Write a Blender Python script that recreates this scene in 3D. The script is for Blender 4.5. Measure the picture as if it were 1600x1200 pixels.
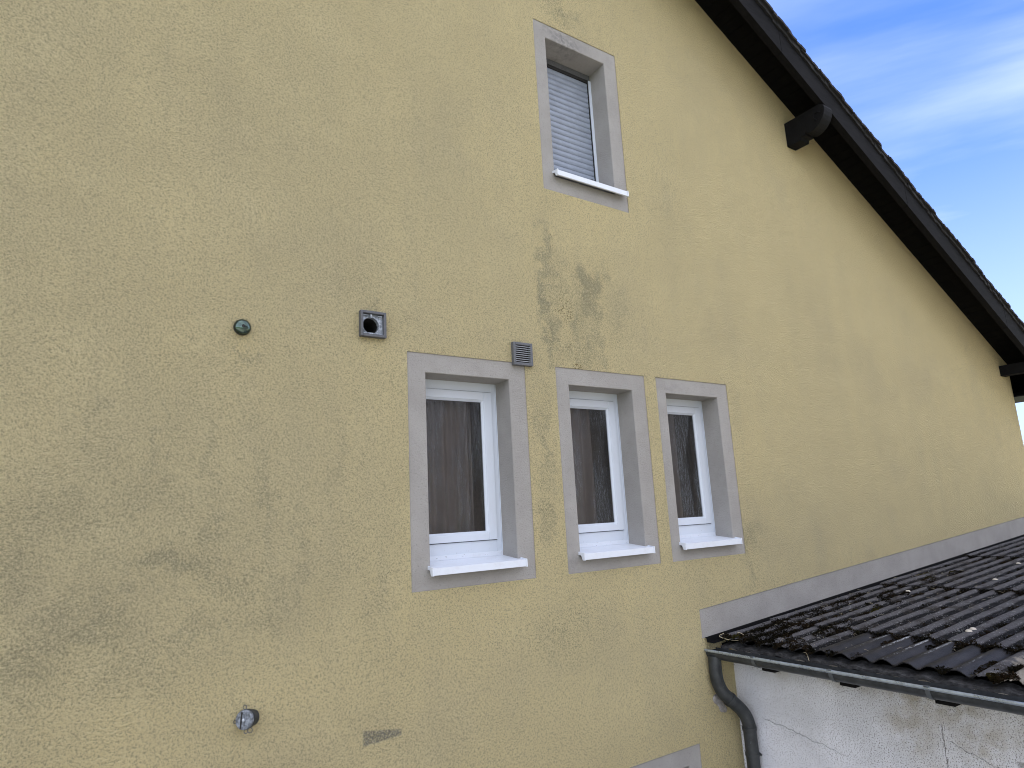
import bpy, math, random
from mathutils import Vector, Matrix
random.seed(7)
R = math.radians
scene = bpy.context.scene
for o in list(bpy.data.objects): bpy.data.objects.remove(o)

# ------------------------------------------------------------------ camera
cam = bpy.data.objects.new('camera', bpy.data.cameras.new('camera'))
scene.collection.objects.link(cam); scene.camera = cam
right = Vector((0.83079533, -0.5542776, -0.05055161))
down = Vector((0.06852736, 0.19200161, -0.97899917))
fwd = Vector((0.55234331, 0.80988377, 0.19749722))
M = Matrix((right, -down, -fwd)).transposed().to_4x4()
M.translation = (0, -3.75, 3.5)
cam.matrix_world = M
cam.data.sensor_width = 36; cam.data.lens = 22.954
cam.data.clip_start = .05; cam.data.clip_end = 2000
scene.render.resolution_x = 1024; scene.render.resolution_y = 768
scene.view_settings.view_transform = 'Standard'
try: scene.view_settings.look = 'None'
except Exception: pass
scene.view_settings.gamma = 1
scene.cycles.pixel_filter_type = 'BLACKMAN_HARRIS'; scene.cycles.filter_width = 1.0
scene.view_settings.exposure = 1.78
# ------------------------------------------------------------------ node helper
class G:
    def __init__(s, tree): s.t = tree; s.n = tree.nodes; s.l = tree.links
    def node(s, typ, **kw):
        n = s.n.new(typ)
        for k, v in kw.items(): setattr(n, k, v)
        return n
    def put(s, inp, v):
        if isinstance(v, bpy.types.NodeSocket): s.l.new(v, inp)
        elif v is not None: inp.default_value = v
    def m(s, op, a, b=None, c=None, clamp=False):
        n = s.node('ShaderNodeMath', operation=op, use_clamp=clamp)
        s.put(n.inputs[0], a); s.put(n.inputs[1], b); s.put(n.inputs[2], c)
        return n.outputs[0]
    def v(s, op, a, b=None):
        n = s.node('ShaderNodeVectorMath', operation=op)
        s.put(n.inputs[0], a); s.put(n.inputs[1], b)
        return n.outputs['Value'] if op in ('LENGTH', 'DOT_PRODUCT') else n.outputs[0]
    def noise(s, vec, scale, detail=2, rough=.5, dist=0, col=False):
        n = s.node('ShaderNodeTexNoise')
        s.put(n.inputs['Vector'], vec); n.inputs['Scale'].default_value = scale
        n.inputs['Detail'].default_value = detail; n.inputs['Roughness'].default_value = rough
        n.inputs['Distortion'].default_value = dist
        return n.outputs['Color' if col else 'Fac']
    def ss(s, x, a, b, lo=0., hi=1.):
        n = s.node('ShaderNodeMapRange', interpolation_type='SMOOTHSTEP')
        s.put(n.inputs[0], x); n.inputs[1].default_value = a; n.inputs[2].default_value = b
        n.inputs[3].default_value = lo; n.inputs[4].default_value = hi
        return n.outputs[0]
    def mix(s, f, a, b, blend='MIX'):
        n = s.node('ShaderNodeMix', data_type='RGBA', blend_type=blend)
        s.put(n.inputs[0], f)
        for i, c in ((6, a), (7, b)):
            s.put(n.inputs[i], tuple(c) + (1,) if isinstance(c, tuple) and len(c) == 3 else c)
        return n.outputs[2]
    def pos(s): return s.node('ShaderNodeNewGeometry').outputs['Position']
    def xyz(s, v):
        n = s.node('ShaderNodeSeparateXYZ'); s.put(n.inputs[0], v); return n.outputs
    def bump(s, h, dist, strength=1., normal=None):
        n = s.node('ShaderNodeBump'); s.put(n.inputs['Height'], h)
        n.inputs['Distance'].default_value = dist; n.inputs['Strength'].default_value = strength
        if normal is not None: s.put(n.inputs['Normal'], normal)
        return n.outputs[0]

# ------------------------------------------------------------------ sky and sun
SUN = Vector((1.8, 1, 3.16)).normalized()
elev = math.asin(SUN.z); azim = math.atan2(SUN.x, SUN.y)
world = bpy.data.worlds.new('World'); scene.world = world; world.use_nodes = True
g = G(world.node_tree); g.n.clear()
sky = g.node('ShaderNodeTexSky', sky_type='NISHITA', sun_disc=False)
sky.sun_elevation = elev; sky.sun_rotation = azim
sky.altitude = 300; sky.air_density = 1.0; sky.dust_density = .15; sky.ozone_density = 3.0
d = g.node('ShaderNodeTexCoord').outputs['Generated']
dx, dy, dz = g.xyz(d)
zz = g.m('ADD', g.m('MAXIMUM', dz, 0), .12)
cv = g.node('ShaderNodeCombineXYZ')
g.put(cv.inputs[0], g.m('DIVIDE', dx, zz)); g.put(cv.inputs[1], g.m('DIVIDE', dy, zz))
rot = g.node('ShaderNodeMapping'); g.put(rot.inputs[0], cv.outputs[0])
rot.vector_type = 'TEXTURE'; rot.inputs['Rotation'].default_value = (0, 0, R(-59)); rot.inputs['Scale'].default_value = (1/.75, 1/1.9, 1)
c1 = g.noise(rot.outputs[0], 1.0, 7, .52, .25)
c2 = g.noise(cv.outputs[0], .55, 3, .5)
cl = g.m('MULTIPLY', g.ss(c1, .36, .76), g.ss(c2, .22, .50))
low = g.ss(dz, .0, .55, .66, .0)
back = g.ss(dy, .25, -.35, .0, .85)                       # bright cloud bank added out of view behind the camera to lighten the wall
cl = g.m('MAXIMUM', g.m('MULTIPLY', cl, .72), low)
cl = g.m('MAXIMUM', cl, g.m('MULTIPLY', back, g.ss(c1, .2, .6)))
skyc = g.mix(1., sky.outputs[0], (.30, .46, .86), 'MULTIPLY')
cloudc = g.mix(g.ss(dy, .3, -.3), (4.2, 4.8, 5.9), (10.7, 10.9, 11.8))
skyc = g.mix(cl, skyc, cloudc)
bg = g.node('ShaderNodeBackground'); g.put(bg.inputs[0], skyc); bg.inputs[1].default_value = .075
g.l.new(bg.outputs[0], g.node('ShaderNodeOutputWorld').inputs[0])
sl = bpy.data.lights.new('sun', 'SUN'); sl.energy = 5.0; sl.angle = R(.5); sl.color = (1, .94, .84)
so = bpy.data.objects.new('sun', sl); scene.collection.objects.link(so)
so.rotation_euler = SUN.to_track_quat('Z', 'Y').to_euler(); so.location = (20, 20, 30)

# ------------------------------------------------------------------ mesh helper
class MB:
    def __init__(s): s.v = []; s.f = []; s.mi = []; s.cur = 0
    def add(s, vs, fs):
        b = len(s.v); s.v += [tuple(p) for p in vs]
        for f in fs: s.f.append([b+i for i in f]); s.mi.append(s.cur)
        return s
    def quad(s, a, b, c, d): return s.add([a, b, c, d], [(0, 1, 2, 3)])
    def box(s, x0, x1, y0, y1, z0, z1, fn=None):
        vs = [(x, y, z) for x in (x0, x1) for y in (y0, y1) for z in (z0, z1)]
        if fn: vs = [fn(*p) for p in vs]
        return s.add(vs, [(0, 1, 3, 2), (4, 6, 7, 5), (0, 4, 5, 1), (2, 3, 7, 6), (0, 2, 6, 4), (1, 5, 7, 3)])
    def prism(s, prof, a, b, axis='x'):          # profile of (u,v) points swept between a and b
        n = len(prof)
        mk = {'x': lambda u, v, t: (t, u, v), 'y': lambda u, v, t: (u, t, v)}[axis]
        vs = [mk(u, v, a) for u, v in prof]+[mk(u, v, b) for u, v in prof]
        return s.add(vs, [(i, (i+1) % n, n+(i+1) % n, n+i) for i in range(n)]+[tuple(range(n))[::-1], tuple(range(n, 2*n))])
    def tube(s, pts, r, n=12, cap=True):
        pts = [Vector(p) for p in pts]; rings = []
        up = None
        for i, p in enumerate(pts):
            t = (pts[min(i+1, len(pts)-1)]-pts[max(i-1, 0)]).normalized()
            if up is None: up = t.orthogonal().normalized()
            up = (up-t*up.dot(t)).normalized(); w = t.cross(up)
            rr = r[i] if isinstance(r, (list, tuple)) else r
            rings.append([p+up*rr*math.cos(k*2*math.pi/n)+w*rr*math.sin(k*2*math.pi/n) for k in range(n)])
        vs = [q for ring in rings for q in ring]; fs = []
        for i in range(len(pts)-1):
            for k in range(n):
                fs.append((i*n+k, i*n+(k+1) % n, (i+1)*n+(k+1) % n, (i+1)*n+k))
        if cap: fs += [tuple(range(n))[::-1], tuple(range((len(pts)-1)*n, len(pts)*n))]
        return s.add(vs, fs)
    def lathe(s, prof, center, axis, n=32):      # prof: (distance along axis, radius)
        ax = Vector(axis).normalized(); u = ax.orthogonal().normalized(); w = ax.cross(u); c = Vector(center)
        vs = [c+ax*h+(u*math.cos(k*2*math.pi/n)+w*math.sin(k*2*math.pi/n))*r for h, r in prof for k in range(n)]
        fs = [(i*n+k, i*n+(k+1) % n, (i+1)*n+(k+1) % n, (i+1)*n+k) for i in range(len(prof)-1) for k in range(n)]
        return s.add(vs, fs)
    def build(s, name, mat, parent=None, bevel=0, smooth=False, seg=2, angle=40, fix=True):
        me = bpy.data.meshes.new(name)
        off = wloc(parent) if parent else Vector((0, 0, 0))
        me.from_pydata([tuple(Vector(p)-off) for p in s.v], [], s.f)
        for m_ in (mat if isinstance(mat, (list, tuple)) else [mat]): me.materials.append(m_)
        for p, i in zip(me.polygons, s.mi): p.material_index = i
        import bmesh
        if fix: bm = bmesh.new(); bm.from_mesh(me); bmesh.ops.recalc_face_normals(bm, faces=bm.faces); bm.to_mesh(me); bm.free()
        o = bpy.data.objects.new(name, me); scene.collection.objects.link(o)
        if parent: o.parent = parent
        if bevel:
            b = o.modifiers.new('bevel', 'BEVEL'); b.width = bevel; b.segments = seg; b.limit_method = 'ANGLE'; b.angle_limit = R(30)
        if smooth:
            for p in me.polygons: p.use_smooth = True
            try: me.set_sharp_from_angle(angle=R(angle))
            except Exception: pass
        return o
def wloc(o):
    v = Vector((0, 0, 0))
    while o: v += o.location; o = o.parent
    return v
def thing(name, label, cat, loc, group=None):
    o = bpy.data.objects.new(name, None); scene.collection.objects.link(o)
    o.location = loc; o.empty_display_size = .2
    o['label'] = label; o['category'] = cat
    if group: o['group'] = group
    return o
def tag(o, label=None, cat=None, group=None, kind=None):
    for k, v in (('label', label), ('category', cat), ('group', group), ('kind', kind)):
        if v: o[k] = v
    return o

# ------------------------------------------------------------------ materials
MATS = {}
def mat(name, fn):
    m_ = bpy.data.materials.new(name); m_.use_nodes = True
    g = G(m_.node_tree); p = g.n['Principled BSDF']; fn(g, p); MATS[name] = m_; return m_
def simple(col, rough, metal=0, var=.12, scale=30, bump=.0, spec=.5):
    def fn(g, p):
        P = g.pos(); n = g.noise(P, scale, 4, .6)
        c = g.mix(g.ss(n, .3, .7), tuple(x*(1-var) for x in col), tuple(min(1, x*(1+var)) for x in col))
        g.put(p.inputs['Base Color'], c); p.inputs['Roughness'].default_value = rough
        p.inputs['Metallic'].default_value = metal; p.inputs['Specular IOR Level'].default_value = spec
        if bump: g.put(p.inputs['Normal'], g.bump(g.noise(P, scale*4, 3, .6), bump, 1))
    return fn

def blob(g, P, x, z, rx, rz):
    v = g.v('MULTIPLY', g.v('SUBTRACT', P, (x, 0, z)), (1/rx, 0, 1/rz))
    return g.ss(g.v('LENGTH', v), 0, 1, 1, 0)
def many(g, P, lst):
    out = None
    for x, z, rx, rz, w in lst:
        b = g.m('MULTIPLY', blob(g, P, x, z, rx, rz), w)
        out = b if out is None else g.m('MAXIMUM', out, b)
    return out
def render_bump(g, P, coarse=1.0):
    # rubbed mineral render: fine grain, here and there dragged in arcs by the float
    warp = g.v('MULTIPLY', g.v('SUBTRACT', g.noise(P, 1.7, 2, .5, 0, True), (.5, .5, .5)), (.22, .22, .22))
    Q = g.v('ADD', P, warp)
    mp = g.node('ShaderNodeMapping'); g.put(mp.inputs[0], Q)
    mp.inputs['Rotation'].default_value = (0, R(28), 0); mp.inputs['Scale'].default_value = (.85, 1, 1)
    grain = g.noise(mp.outputs[0], 92, 4, .82, .1)
    fine = g.noise(P, 100, 2, .75)
    mp2 = g.node('ShaderNodeMapping'); g.put(mp2.inputs[0], Q)
    mp2.inputs['Rotation'].default_value = (0, R(-25), 0); mp2.inputs['Scale'].default_value = (.4, 1, 1)
    swirl = g.noise(mp2.outputs[0], 22, 4, .6, .9)
    swirl = g.m('MULTIPLY', swirl, g.ss(g.noise(P, .9, 2), .45, .65, .10, .30))
    h = g.m('ADD', g.m('MULTIPLY', grain, 1.1*coarse), g.m('ADD', g.m('MULTIPLY', fine, .5*coarse), g.m('MULTIPLY', swirl, .8)))
    return h, g.m('ADD', g.m('MULTIPLY', grain, .6), g.m('MULTIPLY', fine, .4))

def yellow(g, p):
    P = g.pos(); X, Y, Z = g.xyz(P)
    h, grain = render_bump(g, P)
    n1 = g.noise(P, .55, 3, .55); n2 = g.noise(P, 2.6, 4, .6)
    st = g.node('ShaderNodeMapping'); g.put(st.inputs[0], P); st.inputs['Scale'].default_value = (1, 1, .16)
    n3 = g.noise(st.outputs[0], 4.5, 5, .62, .3)
    dd = g.m('SUBTRACT', g.m('MULTIPLY_ADD', X, -.5345, 8.751+.5345*5.147), Z)
    prot = g.ss(dd, .1, 1.5)
    soil = g.m('ADD', .30, g.m('ADD', g.m('MULTIPLY', g.m('SUBTRACT', n1, .5), .9), g.m('ADD', g.m('MULTIPLY', g.m('SUBTRACT', n2, .5), .25), g.m('MULTIPLY', g.m('SUBTRACT', n3, .5), 1.1))))
    soil = g.m('ADD', soil, many(g, P, [(.3, 3.7, 2.4, 1.4, .75), (1.0, 5.6, 3.0, 2.2, .5), (-.4, 5., 2.0, 3.5, .55), (2.7, 4.4, .8, 1.0, .35), (7.5, 5, 3, 1.6, .15), (5.6, 3.3, 1.6, .8, .12)]))
    clean = many(g, P, [(3.4, 6.15, .45, .45, .6), (.76, 4.5, .12, .22, .5), (1.51, 4.55, .16, .18, .5), (2.3, 2.95, .6, .25, .35), (3.5, 2.95, .5, .2, .3),
                        (1.3, 2.55, 2.2, .45, .5), (4.3, 1.9, .6, .9, .7), (2.9, 2.0, 1.5, .7, .35)])
    soil = g.m('MULTIPLY', g.m('SUBTRACT', soil, clean), prot, clamp=True)
    col = g.mix(soil, (.93, .79, .43), (.79, .685, .40))
    col = g.mix(g.m('MULTIPLY', g.ss(g.noise(P, 1.1, 3, .6), .5, .7), .18), col, (.62, .54, .36))
    # algae and soot with shapes of their own
    wx = g.v('MULTIPLY', g.v('SUBTRACT', g.noise(P, 5, 4, .65, 0, True), (.5, .5, .5)), (.6, 0, .6))
    W = g.v('ADD', P, wx)
    al = many(g, W, [(.9, 3.6, .08, .7, .6), (.35, 3.9, .07, .6, .6), (1.1, 3.3, .07, .6, .55), (.6, 3.9, .06, .5, .55), (.1, 4.0, .1, .6, .5), (-.2, 3.4, .25, .6, .7), (.3, 2.9, .5, .3, .6), (.9, 3.05, .4, .25, .5), (1.55, 3.1, .12, .5, .5), (2.93, 5.45, .13, .55, .75), (2.95, 4.78, .14, .3, .85), (2.92, 5.1, .12, .4, .95), (3.3, 5.1, .42, .62, .55), (3.36, 5.25, .24, .36, 1.), (3.08, 5.2, .3, .5, .45), (3.6, 5.1, .25, .4, .4), (3.2, 4.7, .4, .25, .5), (3.34, 5.15, .26, .42, .8), (3.2, 4.95, .18, .42, .7), (3.36, 4.75, .2, .35, .6), (3.5, 5.35, .2, .4, .45),
        (3.32, 7.72, .28, .18, .7), (3.2, 7.9, .3, .3, .4),
        (.45, 3.35, .5, .16, .95), (.12, 3.1, .38, .22, .95), (.65, 3.5, .3, .16, .75), (.35, 3.65, .5, .2, .55), (.0, 3.6, .5, .3, .6), (-.1, 2.95, .4, .35, .8), (-.15, 2.65, .3, .3, .5),
        (.72, 3.25, .3, .16, .7), (.55, 3.0, .35, .1, .75), (1.3, 3.85, .08, .5, .55), (1.3, 3.3, .2, .35, .4), (.78, 4.42, .07, .2, .7), (.8, 4.1, .1, .3, .4),
        (2.83, 4.0, .1, .75, .5), (2.80, 3.5, .1, .35, .55), (1.5, 4.86, .12, .1, .6), (1.42, 4.95, .25, .25, .35), (2.9, 2.7, .6, .35, .4), (5.0, 3.2, .25, .3, .55), (4.95, 2.9, .15, .25, .4),
        (1.55, 2.45, .3, .25, .4), (1.5, 2.7, .4, .25, .35), (.4, 4.4, 1.4, .6, .22), (-.3, 6.1, .9, .9, .25), (.6, 6.3, 1.6, 1.0, .22), (1.8, 6.4, 1.0, 1.2, .18), (6.3, 5.6, .9, .8, .18), (4.4, 6.0, .5, 1.1, .2)])
    al = g.m('MULTIPLY', al, g.ss(X, 1.5, 2.4, .70, 1.))
    vs = g.node('ShaderNodeMapping'); g.put(vs.inputs[0], W); vs.inputs['Scale'].default_value = (1, 1, .45)
    nn = g.m('ADD', g.m('MULTIPLY', g.noise(vs.outputs[0], 11, 5, .7), .5), g.m('MULTIPLY', g.noise(W, 48, 4, .75, .6), .5))
    thr = g.m('SUBTRACT', 1.02, g.m('MULTIPLY', al, .62))
    am = g.ss(g.m('SUBTRACT', g.m('ADD', nn, g.m('MULTIPLY', g.m('SUBTRACT', .5, grain), 2.2)), thr), -.40, .16)
    col = g.mix(g.m('MULTIPLY', am, .52, clamp=True), col, (.20, .205, .125))
    soft = g.m('MULTIPLY', al, g.m('MULTIPLY_ADD', g.noise(vs.outputs[0], 6, 4, .6), .9, -.05))
    col = g.mix(soft, col, (.38, .35, .24))
    # brown lichen specks between the two runs under the upper window
    bs = g.m('MULTIPLY', many(g, W, [(3.08, 5.0, .14, .32, 1), (3.14, 4.72, .1, .22, 1), (3.18, 4.6, .16, .05, 1.3), (3.0, 5.5, .12, .4, .7)]), 1.)
    sp = g.ss(g.m('ADD', g.noise(P, 60, 2, .7), g.m('MULTIPLY', bs, .17)), .70, .76)
    sp = g.m('MULTIPLY', sp, g.ss(bs, .05, .3))
    col = g.mix(g.m('MULTIPLY', sp, .85), col, (.20, .13, .03))
    # grey patch where something was fixed, low on the wall
    top = g.m('MULTIPLY_ADD', X, -.15, 2.378+.15*1.433)
    dxl = g.m('MINIMUM', g.m('SUBTRACT', X, 1.44), g.m('SUBTRACT', 1.672, X))
    dzl = g.m('SUBTRACT', top, Z)
    jag = g.m('MULTIPLY', g.m('SUBTRACT', g.noise(P, 38, 3, .7), .5), .03)
    dlow = g.m('SUBTRACT', g.m('MULTIPLY_ADD', X, -.20, .085+.2*1.44), g.m('ADD', dzl, jag))
    pt = g.m('MINIMUM', g.m('MINIMUM', dxl, dzl), dlow)
    pm = g.m('MULTIPLY', g.ss(pt, -.004, .010), g.ss(g.noise(P, 110, 3, .7), .38, .58, .30, .95))
    col = g.mix(pm, col, (.20, .20, .185))
    # dirt in the pits of the render, with the grain's relief shade painted in
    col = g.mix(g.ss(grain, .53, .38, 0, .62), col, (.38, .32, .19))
    col = g.mix(g.ss(grain, .50, .63, 0, .60), col, (.95, .84, .55))  # peaks lightened as painted highlights of the grain
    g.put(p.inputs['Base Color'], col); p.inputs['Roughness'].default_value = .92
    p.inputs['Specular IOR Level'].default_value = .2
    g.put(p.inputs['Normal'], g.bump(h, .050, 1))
mat('yellow', yellow)

def greypaint(g, p):
    P = g.pos(); h, grain = render_bump(g, P, .6)
    n = g.noise(P, 3, 4, .6)
    col = g.mix(g.ss(n, .3, .7), (.312, .298, .280), (.365, .350, .330))
    col = g.mix(g.m('MULTIPLY', g.ss(g.noise(P, 8, 5, .7), .5, .75), .3), col, (.26, .25, .22))
    wx = g.v('ADD', P, g.v('MULTIPLY', g.v('SUBTRACT', g.noise(P, 9, 4, .65, 0, True), (.5, .5, .5)), (.2, 0, .2)))
    s = many(g, wx, [(3.3, 7.5, .32, .1, 1.), (3.15, 7.54, .12, .07, .8), (3.02, 3.15, .07, .12, .5), (4.2, 4.5, .3, .06, .35), (2.92, 3.9, .06, .7, .3)])
    s = g.m('MULTIPLY', s, g.ss(g.noise(P, 22, 5, .7), .3, .65))
    col = g.mix(g.m('MULTIPLY', s, .75), col, (.12, .115, .12))
    col = g.mix(g.ss(grain, .46, .34, 0, .5), col, (.17, .165, .16))
    g.put(p.inputs['Base Color'], col); p.inputs['Roughness'].default_value = .85; p.inputs['Specular IOR Level'].default_value = .25
    g.put(p.inputs['Normal'], g.bump(h, .012, 1))
mat('greypaint', greypaint)

def whitewall(g, p):
    P = g.pos(); X, Y, Z = g.xyz(P)
    n = g.noise(P, 2.2, 4, .6)
    col = g.mix(g.ss(n, .35, .65), (.78, .79, .82), (.64, .65, .67))
    W = g.v('ADD', P, g.v('MULTIPLY', g.v('SUBTRACT', g.noise(P, 4, 4, .6, 0, True), (.5, .5, .5)), (0, .25, .25)))
    def yb(y, z, ry, rz, w):
        v = g.v('MULTIPLY', g.v('SUBTRACT', W, (0, y, z)), (0, 1/ry, 1/rz)); return g.m('MULTIPLY', g.ss(g.v('LENGTH', v), 0, 1, 1, 0), w)
    st = None
    for a in ((-1.3, 2.3, .9, .14, .8), (-1.5, 2.25, .55, .25, 1.), (-1.35, 2.05, .3, .25, .6), (-.95, 2.27, .4, .12, .6), (-1.75, 2.05, .3, .3, .6), (-.4, 2.25, .4, .1, .35), (-2.1, 2.1, .4, .3, .6), (-1.5, 1.8, .25, .2, .35)):
        b = yb(*a); st = b if st is None else g.m('MAXIMUM', st, b)
    st = g.m('MULTIPLY', st, g.ss(g.noise(P, 9, 5, .65), .25, .65))
    col = g.mix(st, col, (.30, .25, .15))
    pits = g.noise(P, 115, 3, .65)
    col = g.mix(g.ss(pits, .48, .36, 0, .85), col, (.16, .15, .14))
    col = g.mix(g.m('MULTIPLY', g.ss(g.noise(P, 28, 5, .75), .58, .72), .3), col, (.24, .22, .19))
    # cracks
    wob = g.m('MULTIPLY', g.m('SUBTRACT', g.noise(P, 11, 4, .7), .5), .07)
    def crack(coord, other, c0, slope, lo, hi, w):
        dline = g.m('ABSOLUTE', g.m('ADD', g.m('SUBTRACT', coord, g.m('MULTIPLY_ADD', other, slope, c0)), wob))
        a = g.ss(dline, w*.2, w*.8, 1, 0)
        return g.m('MULTIPLY', a, g.m('MULTIPLY', g.ss(other, lo, lo+.04), g.ss(other, hi-.04, hi, 1, 0)))
    ck = None
    for a in ((Z, Y, 1.90, .17, -.9, -.2, .0035), (Y, Z, -1.50, -.02, 1.55, 2.12, .004), (Y, Z, -1.18, -.08, 1.5, 1.72, .007), (Z, Y, 2.5, .32, -1.95, -1.55, .003)):
        b = crack(*a); ck = b if ck is None else g.m('MAXIMUM', ck, b)
    col = g.mix(g.m('MULTIPLY', ck, .5), col, (.06, .05, .045))
    g.put(p.inputs['Base Color'], col); p.inputs['Roughness'].default_value = .9; p.inputs['Specular IOR Level'].default_value = .2
    h = g.m('ADD', g.m('MULTIPLY', pits, .8), g.m('ADD', g.m('MULTIPLY', g.noise(P, 22, 3, .6, .8), .8), g.m('MULTIPLY', ck, -1)))
    g.put(p.inputs['Normal'], g.bump(h, .007, 1))
mat('whitewall', whitewall)

def pvc(g, p):
    P = g.pos(); X, Y, Z = g.xyz(P)
    d1 = g.ss(g.noise(P, 5, 4, .6), .4, .8, 0, .25)
    col = g.mix(d1, (.58, .63, .71), (.50, .52, .54))
    sp = g.ss(g.noise(P, 75, 2, .8), .66, .74)
    nearsill = g.m('MULTIPLY', g.ss(Z, 3.22, 3.34, 1, 0), g.ss(Y, .05, .19))
    col = g.mix(g.m('MULTIPLY', sp, g.m('MULTIPLY', nearsill, .8)), col, (.08, .065, .05))
    g.put(p.inputs['Base Color'], col); p.inputs['Roughness'].default_value = .32
mat('pvc', pvc)
def alu(g, p):
    P = g.pos(); X, Y, Z = g.xyz(P)
    sp = g.ss(g.noise(P, 70, 2, .85), .66, .74)
    w = g.ss(Y, -.02, .17)
    col = g.mix(g.ss(g.noise(P, 12, 5, .7), .45, .75, 0, .3), (.66, .70, .77), (.50, .50, .50))
    col = g.mix(g.m('MULTIPLY', sp, g.m('MULTIPLY_ADD', w, .7, .05)), col, (.09, .07, .05))
    g.put(p.inputs['Base Color'], col); p.inputs['Roughness'].default_value = .38
mat('sill', alu)
mat('shutter', simple((.25, .285, .35), .42, 0, .08, 9))
mat('slot', simple((.02, .02, .02), .8))
mat('darkwood', simple((.004, .004, .0046), .7, 0, .35, 14, .002, .15))
mat('soffitwood', simple((.003, .003, .003), .85, 0, .3, 14, .001, .1))
def barge(g, p):
    P = g.pos()
    st = g.node('ShaderNodeMapping'); g.put(st.inputs[0], P); st.inputs['Rotation'].default_value = (0, R(-28), 0); st.inputs['Scale'].default_value = (.12, 1, 1)
    n = g.noise(st.outputs[0], 40, 4, .6); n2 = g.noise(P, 5, 4, .6)
    col = g.mix(g.ss(n, .35, .7), (.003, .003, .0034), (.006, .0058, .007))
    col = g.mix(g.m('MULTIPLY', g.ss(n2, .5, .75), .5), col, (.009, .0088, .0092))
    g.put(p.inputs['Base Color'], col); p.inputs['Roughness'].default_value = .8; p.inputs['Specular IOR Level'].default_value = .12
    g.put(p.inputs['Normal'], g.bump(n, .002, 1))
mat('barge', barge)
def slate(g, p):
    P = g.pos(); n = g.noise(P, 11, 5, .7)
    col = g.mix(g.ss(n, .35, .65), (.004, .004, .004), (.011, .010, .0095))
    g.put(p.inputs['Base Color'], col); p.inputs['Roughness'].default_value = .8
    g.put(p.inputs['Normal'], g.bump(g.noise(P, 60, 4, .7), .008, 1))
mat('slate', slate)
def fibre(dark):
    def fn(g, p):
        P = g.pos(); X, Y, Z = g.xyz(P)
        st = g.node('ShaderNodeMapping'); g.put(st.inputs[0], P); st.inputs['Scale'].default_value = (.35, 1, 1)
        n = g.noise(st.outputs[0], 16, 6, .7); n2 = g.noise(P, 70, 3, .7); n3 = g.noise(P, 5, 5, .65)
        crest = g.m('COSINE', g.m('MULTIPLY', g.m('ADD', Y, .901), 2*math.pi/.1415))
        cr = g.ss(crest, -.8, .5)
        if dark:
            col = g.mix(g.ss(n, .35, .7), (.013, .0125, .013), (.030, .028, .029))
            wv = g.m('MULTIPLY', g.ss(crest, .80, 1.), g.ss(g.m('ADD', n2, g.m('MULTIPLY', g.ss(X, 4.42, 5.1), .16)), .60, .68))
            side = g.ss(g.noise(st.outputs[0], 3.1, 2), .44, .58)
            col = g.mix(g.m('MULTIPLY', wv, side), col, (.50, .52, .55))
        else:
            f = g.m('ADD', g.m('MULTIPLY', cr, .52), g.m('ADD', g.m('MULTIPLY', n, .55), g.m('MULTIPLY', n2, .35)))
            col = g.mix(g.ss(f, .62, .98), (.005, .0045, .0045), (.115, .110, .114))
            col = g.mix(g.m('MULTIPLY', g.ss(n3, .50, .66), .75), col, (.035, .029, .023))
            col = g.mix(g.m('MULTIPLY', g.ss(g.m('ADD', n2, g.m('MULTIPLY', n, .3)), .74, .84), .7), col, (.42, .42, .41))
        # sunlight painted into the colour: the sheets turn cream towards the open end
        sunlit = g.m('MULTIPLY', g.ss(g.m('ADD', Y, g.m('MULTIPLY', g.m('SUBTRACT', n3, .5), .6)), -2.02, -1.9, 1, 0), g.ss(g.noise(P, 13, 4), .35, .5))
        col = g.mix(g.m('MULTIPLY', sunlit, .85), col, (.40, .36, .29))
        g.put(p.inputs['Base Color'], col); p.inputs['Roughness'].default_value = .6 if dark else .88
        p.inputs['Specular IOR Level'].default_value = .18
        h = g.m('ADD', n2, g.m('MULTIPLY', g.m('ADD', n, g.noise(P, 32, 4, .7)), 1.3 if not dark else .25))
        g.put(p.inputs['Normal'], g.bump(h, .0025 if dark else .022, 1))
    return fn
mat('fibre_dirty', simple((.050, .049, .050), .85, 0, .6, 35, .003)); mat('fibre_old', fibre(False)); mat('fibre_new', fibre(True))
def zinc(g, p):
    P = g.pos(); n = g.noise(P, 14, 4, .6); n2 = g.noise(P, 60, 3, .7)
    col = g.mix(g.ss(n, .3, .7), (.36, .42, .50), (.52, .60, .70))
    col = g.mix(g.ss(n2, .66, .78, 0, .25), col, (.5, .52, .55))
    g.put(p.inputs['Base Color'], col); p.inputs['Metallic'].default_value = .75
    g.put(p.inputs['Roughness'], g.ss(n, .3, .7, .24, .38))
mat('zinc', zinc)  # gutter bead: pale blue sky reflection put into the colour
mat('zincmid', simple((.13, .145, .16), .45, .5, .2, 14)); mat('zinc_shaded', simple((.060, .066, .072), .42, .5, .25, 14))  # dark zinc of the gutter body has its dim reflections painted in
def pipe(g, p):
    P = g.pos(); n = g.noise(P, 9, 4, .6)
    col = g.mix(g.ss(n, .35, .7), (.026, .029, .030), (.050, .054, .056))
    g.put(p.inputs['Base Color'], g.mix(g.ss(g.noise(P, 50, 4, .7), .6, .75, 0, .35), col, (.22, .25, .26)))
    p.inputs['Metallic'].default_value = .35; p.inputs['Roughness'].default_value = .5
mat('pipe', pipe)
mat('ventgrey', simple((.085, .088, .098), .5, 0, .2, 60))
mat('ventlight', simple((.10, .105, .115), .45, 0, .2, 60))
mat('louvre', simple((.22, .23, .245), .45, 0, .2, 60))
def silver(g, p):
    P = g.pos(); n = g.noise(P, 60, 3, .6)
    g.put(p.inputs['Base Color'], g.mix(g.ss(n, .35, .7), (.20, .23, .27), (.52, .56, .62)))
    p.inputs['Metallic'].default_value = .4; p.inputs['Roughness'].default_value = .45
mat('silver', silver)
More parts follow.
